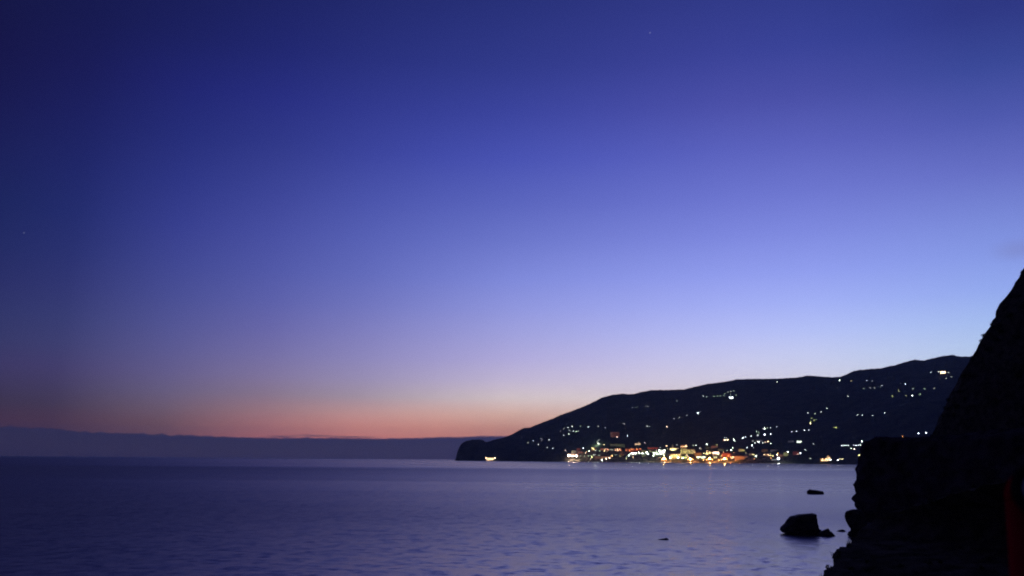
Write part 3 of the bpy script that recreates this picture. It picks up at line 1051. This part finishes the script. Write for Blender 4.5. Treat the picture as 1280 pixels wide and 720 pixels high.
for px, py, c, s, lab in ((818, 567, 'w', 40, 'white promenade lamp before the pale green block, upper left'), (816.7, 569.6, 'w', 36, 'white promenade lamp before the pale green block, lowest'),
                          (821, 567.2, 'w', 40, 'white promenade lamp before the pale green block, upper right'), (830.3, 569.6, 'y', 40, 'pale yellow lamp directly above the leftmost orange quay lamp'),
                          (837.4, 572.4, 'w', 60, 'white quay lamp at the left foot of the yellow hotel'), (848, 571.9, 'w', 60, 'white quay lamp at the right foot of the yellow hotel'),
                          (853.5, 572.6, 'w', 44, 'white quay lamp right of the yellow hotel, before green shopfronts')):
    quay_lamp(px, py, c, s, lab, 1.9, 3500)


# ------------------------------------------------------------------ town buildings, each lit by its own floodlights
WINDOWS = {}


def win_mesh(wd, ht):
    key = (round(wd, 1), round(ht, 1))
    if key not in WINDOWS:
        bm = bmesh.new()
        box(bm, -key[0] / 2, key[0] / 2, -0.08, 0.08, -key[1] / 2, key[1] / 2)
        WINDOWS[key] = mesh_of(bm, 'window')
        WINDOWS[key].materials.append(M_DARKGLASS)
    return WINDOWS[key]


def building(x0, x1, yt, yb, wallc, col, rad_, label, wins=None, roof='flat', name='town_building', cat='building', dist=None, gable=False):
    xm = (x0 + x1) / 2
    h = hit(xm, yb)
    if dist:
        r = ray(xm, yb)
        h = EYE + r * (dist / math.hypot(r.x, r.y))
    D = math.hypot(h.x, h.y)
    wd, ht = max((x1 - x0) * D / FPX, 4), max((yb - yt) * D / FPX, 4)
    dp = min(max(10, wd * 0.5), 22)
    t = empty(name, h, math.atan2(h.y, h.x) - math.pi / 2)
    bm = bmesh.new()
    eave = ht * (0.62 if gable else (0.78 if roof == 'hip' else 1.0))
    box(bm, -wd / 2, wd / 2, 0, dp, -14, eave)
    if gable:
        for yy in (0.0, dp):
            v = [bm.verts.new((-wd / 2, yy, eave)), bm.verts.new((wd / 2, yy, eave)), bm.verts.new((0, yy, ht))]
            bm.faces.new(v)
    o = link('wall', mesh_of(bm, 'wall'), WALL[wallc], t)
    bm = bmesh.new()
    if gable:
        for s in (-1, 1):
            v = [bm.verts.new(c) for c in ((s * (wd / 2 + 0.6), -0.6, eave - 0.1), (s * (wd / 2 + 0.6), dp + 0.6, eave - 0.1), (0, dp + 0.6, ht + 0.2), (0, -0.6, ht + 0.2))]
            u = [bm.verts.new(q.co + Vector((0, 0, 0.5))) for q in v]
            for q in ((0, 1, 2, 3),):
                bm.faces.new([v[i] for i in q])
                bm.faces.new([u[i] for i in q])
            for i in range(4):
                bm.faces.new((v[i], v[(i + 1) % 4], u[(i + 1) % 4], u[i]))
    elif roof == 'hip':
        e_ = 0.7
        rd = min(dp, wd) * 0.45
        lo = [bm.verts.new(c) for c in ((-wd / 2 - e_, -e_, eave + 0.02), (wd / 2 + e_, -e_, eave + 0.02), (wd / 2 + e_, dp + e_, eave + 0.02), (-wd / 2 - e_, dp + e_, eave + 0.02))]
        a = bm.verts.new((-wd / 2 + rd, dp / 2, ht + 0.5))
        b_ = bm.verts.new((wd / 2 - rd, dp / 2, ht + 0.5))
        for q in ((lo[0], lo[1], b_, a), (lo[1], lo[2], b_), (lo[2], lo[3], a, b_), (lo[3], lo[0], a), (lo[3], lo[2], lo[1], lo[0])):
            bm.faces.new(q)
    else:
        box(bm, -wd / 2 - 0.5, wd / 2 + 0.5, -0.5, dp + 0.5, ht + 0.01, ht + 0.6)
        box(bm, -wd * 0.2, wd * 0.1, dp * 0.4, dp * 0.8, ht + 0.6, ht + 2.4)
    link('roof', mesh_of(bm, 'roof'), M_TILE if (roof == 'hip' or gable) else WALL['grey'], t)
    floors = max(1, int(eave / 5.5))
    ncol = max(2, min(9, int(wd / 6)))
    wm = win_mesh(min(2.4, wd / ncol * 0.5), min(2.2, eave / floors * 0.5))
    for f_ in range(floors):
        for c in range(ncol):
            x = -wd / 2 + wd * (c + 0.5) / ncol
            z = eave * (f_ + 0.55) / floors
            lit = wins and random.random() < wins[2]
            place_child('window', wm, t, emit(wins[0], wins[1]) if lit else M_DARKGLASS, (x, -0.05, z))
    if rad_:
        nl = max(1, min(5, round(wd / 16)))
        for q_ in range(nl):
            off = max(4.5, ht * 0.42)
            lx = -wd / 2 + wd * (q_ + 0.5 + random.uniform(-0.25, 0.25)) / nl
            light(t, (lx, -off, random.uniform(0.25, 0.6) * ht + 1), col, 34 * off * off * rad_ * random.uniform(0.6, 1.5), 'POINT')
    tag(t, label, cat, GROUP_B)
    return t


def T(*a, **k):
    return building(*a, **k)


T(608.2, 617.8, 571.8, 574.9, 'cream', 'n', 2.6, 'long low building ablaze with warm light at the headland foot', wins=('n', 14, 1.0), roof='hip', dist=7045)
cluster('flanking the headland foot building', [(607.3, 572.4, 'n', 3), (618.7, 572.2, 'p', 3)])
T(714.5, 720.8, 563.6, 566.6, 'grey', 'n', 0.16, 'dim grey building above the left-end trio of quay lamps', wins=('y', 2, 0.3))
T(721, 726, 560.2, 563, 'red', 'r', 0.10, 'small dim red house at the upper left of town', roof='hip')
T(709.5, 722.8, 567.2, 570.9, 'pink', 'p', 0.32, 'low pink building right behind the left-end trio of lamps', wins=('p', 5, 0.4))
T(722.5, 727.8, 564, 567, 'pink', 'r', 0.22, 'small red-lit house under the dim red one, left part of town', roof='hip')
T(739.5, 746, 559, 562.6, 'ochre', 'o', 0.55, 'orange-lit house left of the red row, below the curved wall', wins=('y', 14, 0.3), roof='hip')
T(750, 754.4, 559.6, 562.8, 'pink', 'r', 0.55, 'narrow red house under the curved wall', roof='hip')
T(755.2, 760.8, 560.2, 563.8, 'red', 'r', 0.9, 'vivid red house with small roof, left of the white bar', roof='hip', wins=('n', 8, 0.2))
T(761.6, 766.6, 561.4, 563.1, 'white', 'w', 1.4, 'short white-lit bar between two red houses', wins=None)
T(768.6, 777, 560.2, 564, 'red', 'o', 0.8, 'broad orange-red house right of the white-lit bar', wins=('n', 16, 0.25), roof='hip')
T(742.8, 763.6, 570, 572.6, 'pink', 'n', 0.45, 'long pink hall on the left waterfront', wins=None, roof='hip')
T(775, 779.8, 567, 569.4, 'ochre', 'o', 0.28, 'dim ochre house left of the white promenade lamps', roof='hip')
T(782, 801.4, 560.6, 564.2, 'red', 'r', 1.0, 'long red terrace above the white promenade lamps', wins=('o', 10, 0.35), roof='flat')
T(787, 811.5, 566.8, 568.4, 'white', 'w', 0.55, 'long pale arcade behind the row of promenade lamps', wins=('w', 8, 0.5))
T(801.5, 807.4, 562.2, 565.4, 'cream', 'l', 0.55, 'olive-yellow house at the right end of the red terrace', roof='hip')
T(802, 807.6, 568.2, 570.9, 'green', 'l', 0.30, 'green-yellow lit wall below the promenade lamps', roof='flat')
T(809.5, 822.6, 559.2, 561.3, 'red', 'r', 0.60, 'low red-lit block up behind the pale green block', wins=None)
T(811, 815, 562, 565.5, 'cream', 'l', 0.30, 'dim olive house between red terrace and pale green block', roof='hip')
T(815.8, 822.4, 564.6, 570, 'green', 'w', 0.55, 'pale green block between the promenade lamps and white building', wins=('w', 10, 0.35))
T(823.4, 831.6, 562.2, 568.2, 'white', 'w', 1.5, 'tall white floodlit building above the leftmost orange quay lamp', wins=('w', 16, 0.4))
T(837.8, 851, 566.8, 573, 'cream', 'y', 1.1, 'large yellow floodlit hotel on the waterfront', wins=('y', 12, 0.35), roof='hip')
T(851.2, 858.6, 560.6, 567.8, 'cream', 'l', 0.42, 'olive-yellow terrace directly right of the yellow hotel', wins=('y', 5, 0.15))
T(859.2, 869, 561.2, 567, 'cream', 'l', 0.26, 'wide dim olive terrace above the second orange lamp', wins=('y', 5, 0.15), roof='hip')
T(851, 858.6, 556.3, 559, 'ochre', 'o', 1.0, 'orange floodlit house uphill behind the church', wins=('n', 14, 0.4))
T(868.8, 877, 565.6, 570.4, 'ochre', 'n', 0.14, 'dim brown house between two orange quay lamps', roof='hip')
T(883, 890, 564.2, 567.9, 'cream', 'y', 1.0, 'yellow house with bright windows above the third orange lamp', wins=('y', 14, 0.4), roof='hip')
T(891, 898.6, 565, 567.7, 'white', 'p', 2.0, 'white shopfronts blazing just right of the yellow house', wins=('p', 14, 0.8))
T(851.6, 858.4, 571, 573.4, 'green', 'l', 0.8, 'green shopfront left of the second orange lamp', wins=('l', 10, 0.6))
T(870.8, 876, 570.8, 573, 'green', 'l', 1.2, 'green-lit kiosk right of the second orange lamp', wins=('w', 16, 0.8))
T(876.8, 882, 570.8, 573, 'green', 'l', 1.0, 'green-lit kiosk left of the third orange lamp', wins=('w', 12, 0.8))
T(892.4, 896, 570.8, 573, 'green', 'g', 0.5, 'small green kiosk between third and fourth orange lamps', wins=('g', 6, 0.5))
T(897.8, 904.4, 561, 564, 'green', 'w', 0.10, 'dim grey-green house above the fourth orange lamp', roof='hip')
T(881.6, 887.4, 558.8, 561, 'green', 'l', 0.13, 'dim green house above the yellow house', roof='hip')
T(889, 897, 557, 560.4, 'pink', 'n', 0.05, 'barely lit brownish house above the white shopfronts', roof='hip')
T(902.8, 914, 565.8, 572, 'red', 'r', 0.30, 'dark red hall behind the fourth orange lamp', wins=('o', 6, 0.12), roof='hip')
T(913.2, 917.6, 570, 573.4, 'ochre', 'o', 0.55, 'small orange house squeezed between red hall and salmon block', roof='hip', wins=('n', 14, 0.3))
T(918.8, 930.6, 569.2, 574.8, 'pink', 'o', 0.62, 'salmon-orange block at the quay right of the red hall', roof='hip')
T(923.6, 930.8, 561, 564, 'cream', 'l', 0.42, 'olive-yellow house uphill from the salmon block', roof='hip')
T(931, 934.5, 569.5, 571.6, 'pink', 'p', 0.22, 'tiny pinkish hut right of the salmon block', roof='hip')
T(936.6, 943.4, 566.6, 569, 'cream', 'y', 0.20, 'dim yellow house with a lamp, halfway to white quay lamp', roof='hip', wins=('y', 8, 0.3))
T(955.6, 962.2, 567, 570, 'ochre', 'o', 0.60, 'orange-lit house up left of the white quay lamp', roof='hip', wins=('n', 8, 0.3))
T(952.4, 959.6, 561.4, 564.8, 'ochre', 'n', 0.10, 'dim brown house above the orange-lit one', roof='hip')
T(963.6, 972.6, 561.8, 564, 'grey', 'n', 0.06, 'long dim grey house above the white quay lamp', roof='hip')
T(979.8, 985.2, 564.8, 569.8, 'cream', 'l', 0.28, 'yellow-green lit house right of the white quay lamp', roof='hip')
T(973.6, 979, 567.4, 571.2, 'pink', 'o', 0.22, 'pinkish house just above right of the white quay lamp', roof='hip')
T(965, 972, 573.6, 575.4, 'white', 'w', 0.40, 'pale low boathouse left of the white quay lamp', roof='hip')
T(991.4, 998.6, 564, 568.6, 'red', 'r', 0.16, 'reddish house on the shore beyond the white quay lamp', roof='hip')
T(1025.8, 1034, 572.8, 576.2, 'ochre', 'n', 1.1, 'low warm hall joined left of the gabled seafront house', roof='hip', wins=('n', 18, 0.5))
T(1033.2, 1037.8, 569.8, 576.2, 'cream', 'n', 1.0, 'gabled seafront house glowing warm near the cliff', gable=True, wins=('n', 10, 0.4))
T(763.4, 774.2, 540.4, 546.4, 'red', 'r', 0.01, 'big dim red hotel on the slope above town', wins=('n', 1.6, 0.07))
T(945, 953.4, 550.3, 552, 'grey', 'w', 0.45, 'long grey wall lit white among the right-hand lamps', wins=None)
T(985.6, 992.2, 551.4, 553, 'grey', 'b', 0.5, 'narrow grey house left of the blazing white one, right slope', wins=None)
T(996.2, 1001.8, 551.2, 553.6, 'white', 'w', 1.8, 'blazing white house alone on the right slope', wins=('w', 10, 0.6))
T(912.2, 916.4, 496.2, 498.4, 'white', 'b', 2.0, 'high white villa shining near the ridge', wins=('b', 22, 1.0))
T(1176, 1181.4, 463.8, 467, 'cream', 'n', 3.0, 'high orange villa ablaze near the right ridge', wins=('n', 22, 1.0), roof='hip')
T(763, 780.6, 555.4, 558.4, 'green', 'l', 0.13, 'long green lit wall below the big dim hotel', wins=None)


# the church, the hilltop chapel and the curved wall
def church(x0, x1, yt, yb, label, tower_at, rad_, cat='church', name='church', col='n'):
    h = hit((x0 + x1) / 2, yb)
    D = math.hypot(h.x, h.y)
    k = D / FPX
    wd, ht = (x1 - x0) * k, (yb - yt) * k
    t = empty(name, h, math.atan2(h.y, h.x) - math.pi / 2)
    nh = ht * 0.36
    dp = 16
    bm = bmesh.new()
    box(bm, -wd / 2, wd / 2, 0, dp, -14, nh)
    link('nave', mesh_of(bm, 'nave'), WALL['white'], t)
    bm = bmesh.new()
    lo = [bm.verts.new(c) for c in ((-wd / 2 - .5, -.5, nh + .02), (wd / 2 + .5, -.5, nh + .02), (wd / 2 + .5, dp + .5, nh + .02), (-wd / 2 - .5, dp + .5, nh + .02))]
    a, b_ = bm.verts.new((-wd / 2 - .5, dp / 2, nh + ht * .16)), bm.verts.new((wd / 2 + .5, dp / 2, nh + ht * .16))
    for q in ((lo[0], lo[1], b_, a), (lo[1], lo[2], b_), (lo[2], lo[3], a, b_), (lo[3], lo[0], a), (lo[3], lo[2], lo[1], lo[0])):
        bm.faces.new(q)
    link('roof', mesh_of(bm, 'roof'), M_TILE, t)
    tx = (tower_at - (x0 + x1) / 2) * k
    tw = max(ht * 0.12, 3.2)
    bm = bmesh.new()
    box(bm, tx - tw, tx + tw, -2 * tw - 0.05, -0.05, -14, ht * 0.74)
    tower = link('tower', mesh_of(bm, 'tower'), WALL['white'], t)
    bm = bmesh.new()
    cyl(bm, tx, -tw - 0.05, ht * 0.74 + 0.02, ht, tw * 1.25, 0.1, 4)
    link('spire', mesh_of(bm, 'spire'), WALL['cream'], tower)
    wm = win_mesh(1.6, 2.4)
    for i in range(4):
        place_child('window', wm, t, emit('n', 6), (-wd / 2 + wd * (i + .5) / 4, -0.05, nh * .55))
    light(t, (tx, -tw * 2 - 14, 1), col, 11 * tw * 2 * ht * rad_, 'AREA', (4, 2), (R(62), 0, 0))
    light(t, (0, -12, 1), col, 8 * wd * nh * rad_, 'AREA', (wd * .8, 1), (R(80), 0, 0))
    tag(t, label, cat, GROUP_B)


church(837.2, 848.4, 555.6, 562.6, 'floodlit church with a pale spire above the yellow hotel', 841, 1.8, col='y')
church(793.8, 800.6, 551.6, 555.8, 'small hilltop chapel with tower, lit alone above the red terrace', 798.5, 0.9, 'chapel', 'chapel')

# curved retaining wall of a road bend, lit from below
h0 = hit(750, 555.5)
D = math.hypot(h0.x, h0.y)
k = D / FPX
t = empty('curved_wall', h0, math.atan2(h0.y, h0.x) - math.pi / 2)
arc = [(750.4, 549.6, 0.35), (748.6, 550.0, 0.8), (747.4, 551.0, 1.2), (746.6, 552.4, 1.5), (747, 553.8, 1.5), (748.4, 554.9, 1.5), (750.4, 555.5, 1.5), (752.6, 555.7, 1.4), (754.4, 555.8, 1.1)]
outer, inner, o2, i2 = [], [], [], []
for n_, (ax, ay, th) in enumerate(arc):
    x, z = (ax - 750) * k, (555.5 - ay) * k
    y = z * 1.5
    outer.append((x, y, z - th * k * .5))
    inner.append((x, y, z + th * k * .5))
    o2.append((x + 1, y + 2.5, z - th * k * .5))
    i2.append((x + 1, y + 2.5, z + th * k * .5))
me = grid_mesh('wall', [o2, outer, inner, i2], smooth=False)
link('wall', me, WALL['white'], t)
bm = bmesh.new()
for (x, y, z) in inner[::2]:
    cyl(bm, x, y - 1.5, z - 6, z + 2.5, 0.18, 0.12, 8)
    ball(bm, x, y - 1.5, z + 2.9, 0.5)
link('railing', mesh_of(bm, 'railing'), M_METAL, t)
light(t, (4 * k, -16, -4), 'w', 220000, 'POINT')
light(t, (-5 * k, -14, 14), 'w', 220000, 'POINT')
tag(t, 'pale curved retaining wall lit up like a crescent, above the red houses', 'wall', GROUP_B)

# ------------------------------------------------------------------ the red post at the right edge, close to the camera
PD = 2.3
c = at(1303, 619, PD)
pr = 40 / FPX * PD * 0.857
t = empty('viewer_post', (c.x, c.y, 10.35), math.atan2(c.y, c.x) - math.pi / 2)
M_RED = noise_mat('red_paint', (0.52, 0.006, 0.022), (0.62, 0.009, 0.03), 9, 0.8, 0.15, 0.002, spec=0.0)
M_BLACK = noise_mat('black_rubber', (0.012, 0.012, 0.013), (0.022, 0.022, 0.024), 12, 0.6)
mt_, nt2, b2 = mat_new('frosted_glass')
b2.inputs['Base Color'].default_value = (0.86, 0.88, 0.90, 1)
b2.inputs['Metallic'].default_value = 1.0
b2.inputs['Roughness'].default_value = 0.5
hz = c.z - 10.35
bm = bmesh.new()
prof = [(pr * 2.2, 0.0), (pr * 2.2, 0.05), (pr * 1.72, 0.09), (pr * 1.68, 0.13), (pr, hz - 0.012)]
rings = [[bm.verts.new((r_ * math.cos(2 * math.pi * i / 48), r_ * math.sin(2 * math.pi * i / 48), z)) for i in range(48)] for r_, z in prof]
for a, b_ in zip(rings, rings[1:]):
    for i in range(48):
        bm.faces.new((a[i], a[(i + 1) % 48], b_[(i + 1) % 48], b_[i]))
bm.faces.new(rings[0][::-1])
bm.faces.new(rings[-1])
link('post', mesh_of(bm, 'post', True), M_RED, t)
bm = bmesh.new()
rings = []
for k_ in range(14):
    a = math.pi / 2 * k_ / 14
    rings.append([bm.verts.new((pr * 1.02 * math.cos(a) * math.cos(2 * math.pi * i / 48), pr * 1.02 * math.cos(a) * math.sin(2 * math.pi * i / 48), hz - 0.01 + pr * 1.02 * math.sin(a))) for i in range(48)])
topv = bm.verts.new((0, 0, hz - 0.01 + pr * 1.02))
for a, b_ in zip(rings, rings[1:]):
    for i in range(48):
        bm.faces.new((a[i], a[(i + 1) % 48], b_[(i + 1) % 48], b_[i]))
for i in range(48):
    bm.faces.new((rings[-1][i], rings[-1][(i + 1) % 48], topv))
bm.faces.new(rings[0][::-1])
link('hood', mesh_of(bm, 'hood', True), M_RED, t)


def disc_ring(bm, r0, r1, y0, y1, n=40, cz=0.0, cx=0.0):
    rows_ = []
    for (r_, y) in ((r0, y1), (r0, y0), (r1, y0), (r1, y1)):
        rows_.append([bm.verts.new((cx + r_ * math.cos(2 * math.pi * i / n), y, cz + r_ * math.sin(2 * math.pi * i / n))) for i in range(n)])
    for a, b_ in zip(rows_, rows_[1:] + rows_[:1]):
        for i in range(n):
            bm.faces.new((a[i], a[(i + 1) % n], b_[(i + 1) % n], b_[i]))


zc = hz + pr * 0.18
bm = bmesh.new()
disc_ring(bm, pr * 0.60, pr * 0.86, -pr * 1.06, pr * 0.1, cz=zc, cx=pr * 0.06)
bz = link('bezel', mesh_of(bm, 'bezel', True), M_BLACK, t)
bm = bmesh.new()
ball(bm, 0, 0, 0, pr * 0.605, 32, 16)
for v in bm.verts:
    v.co = Vector((v.co.x + pr * 0.06, v.co.y * 0.55 - pr * 0.92, v.co.z + zc))
link('glass', mesh_of(bm, 'glass', True), mt_, bz)
tag(t, 'dark red round-topped post with a pale glass disc, cut off by the right edge', 'viewing post')

# ------------------------------------------------------------------ the air
bm = bmesh.new()
box(bm, -44600, 44600, -44600, 44600, -6, 1500)
hz_me = mesh_of(bm, 'haze')
mt = bpy.data.materials.new('haze_air')
mt.use_nodes = True
mt.node_tree.nodes.clear()
ou = mt.node_tree.nodes.new('ShaderNodeOutputMaterial')
pv = mt.node_tree.nodes.new('ShaderNodeVolumePrincipled')
pv.inputs['Color'].default_value = (0.56, 0.78, 1.0, 1)
pv.inputs['Density'].default_value = 2.5e-5
pv.inputs['Anisotropy'].default_value = 0.45
mt.node_tree.links.new(pv.outputs[0], ou.inputs['Volume'])
tag(link('haze', hz_me, mt), kind='stuff')

# ------------------------------------------------------------------ a last warm breath of the sun under the horizon
sl_ = bpy.data.lights.new('sun', 'SUN')
sl_.energy = 0.012
sl_.angle = R(25)
sl_.color = (1, 0.75, 0.6)
so = bpy.data.objects.new('sun', sl_)
COL.objects.link(so)
sdir = Vector((math.sin(R(18)), math.cos(R(18)), math.sin(R(6))))
so.rotation_euler = sdir.to_track_quat('Z', 'Y').to_euler()

# ------------------------------------------------------------------ render settings
sc.view_settings.view_transform = 'Standard'
sc.view_settings.look = 'None'
sc.view_settings.exposure = 0
sc.view_settings.gamma = 1
sc.render.engine = 'CYCLES'
sc.cycles.use_denoising = True
sc.render.dither_intensity = 2.0
sc.cycles.filter_width = 1.9
sc.cycles.use_adaptive_sampling = False
sc.cycles.max_bounces = 5
sc.cycles.volume_bounces = 1
sc.cycles.sample_clamp_indirect = 6
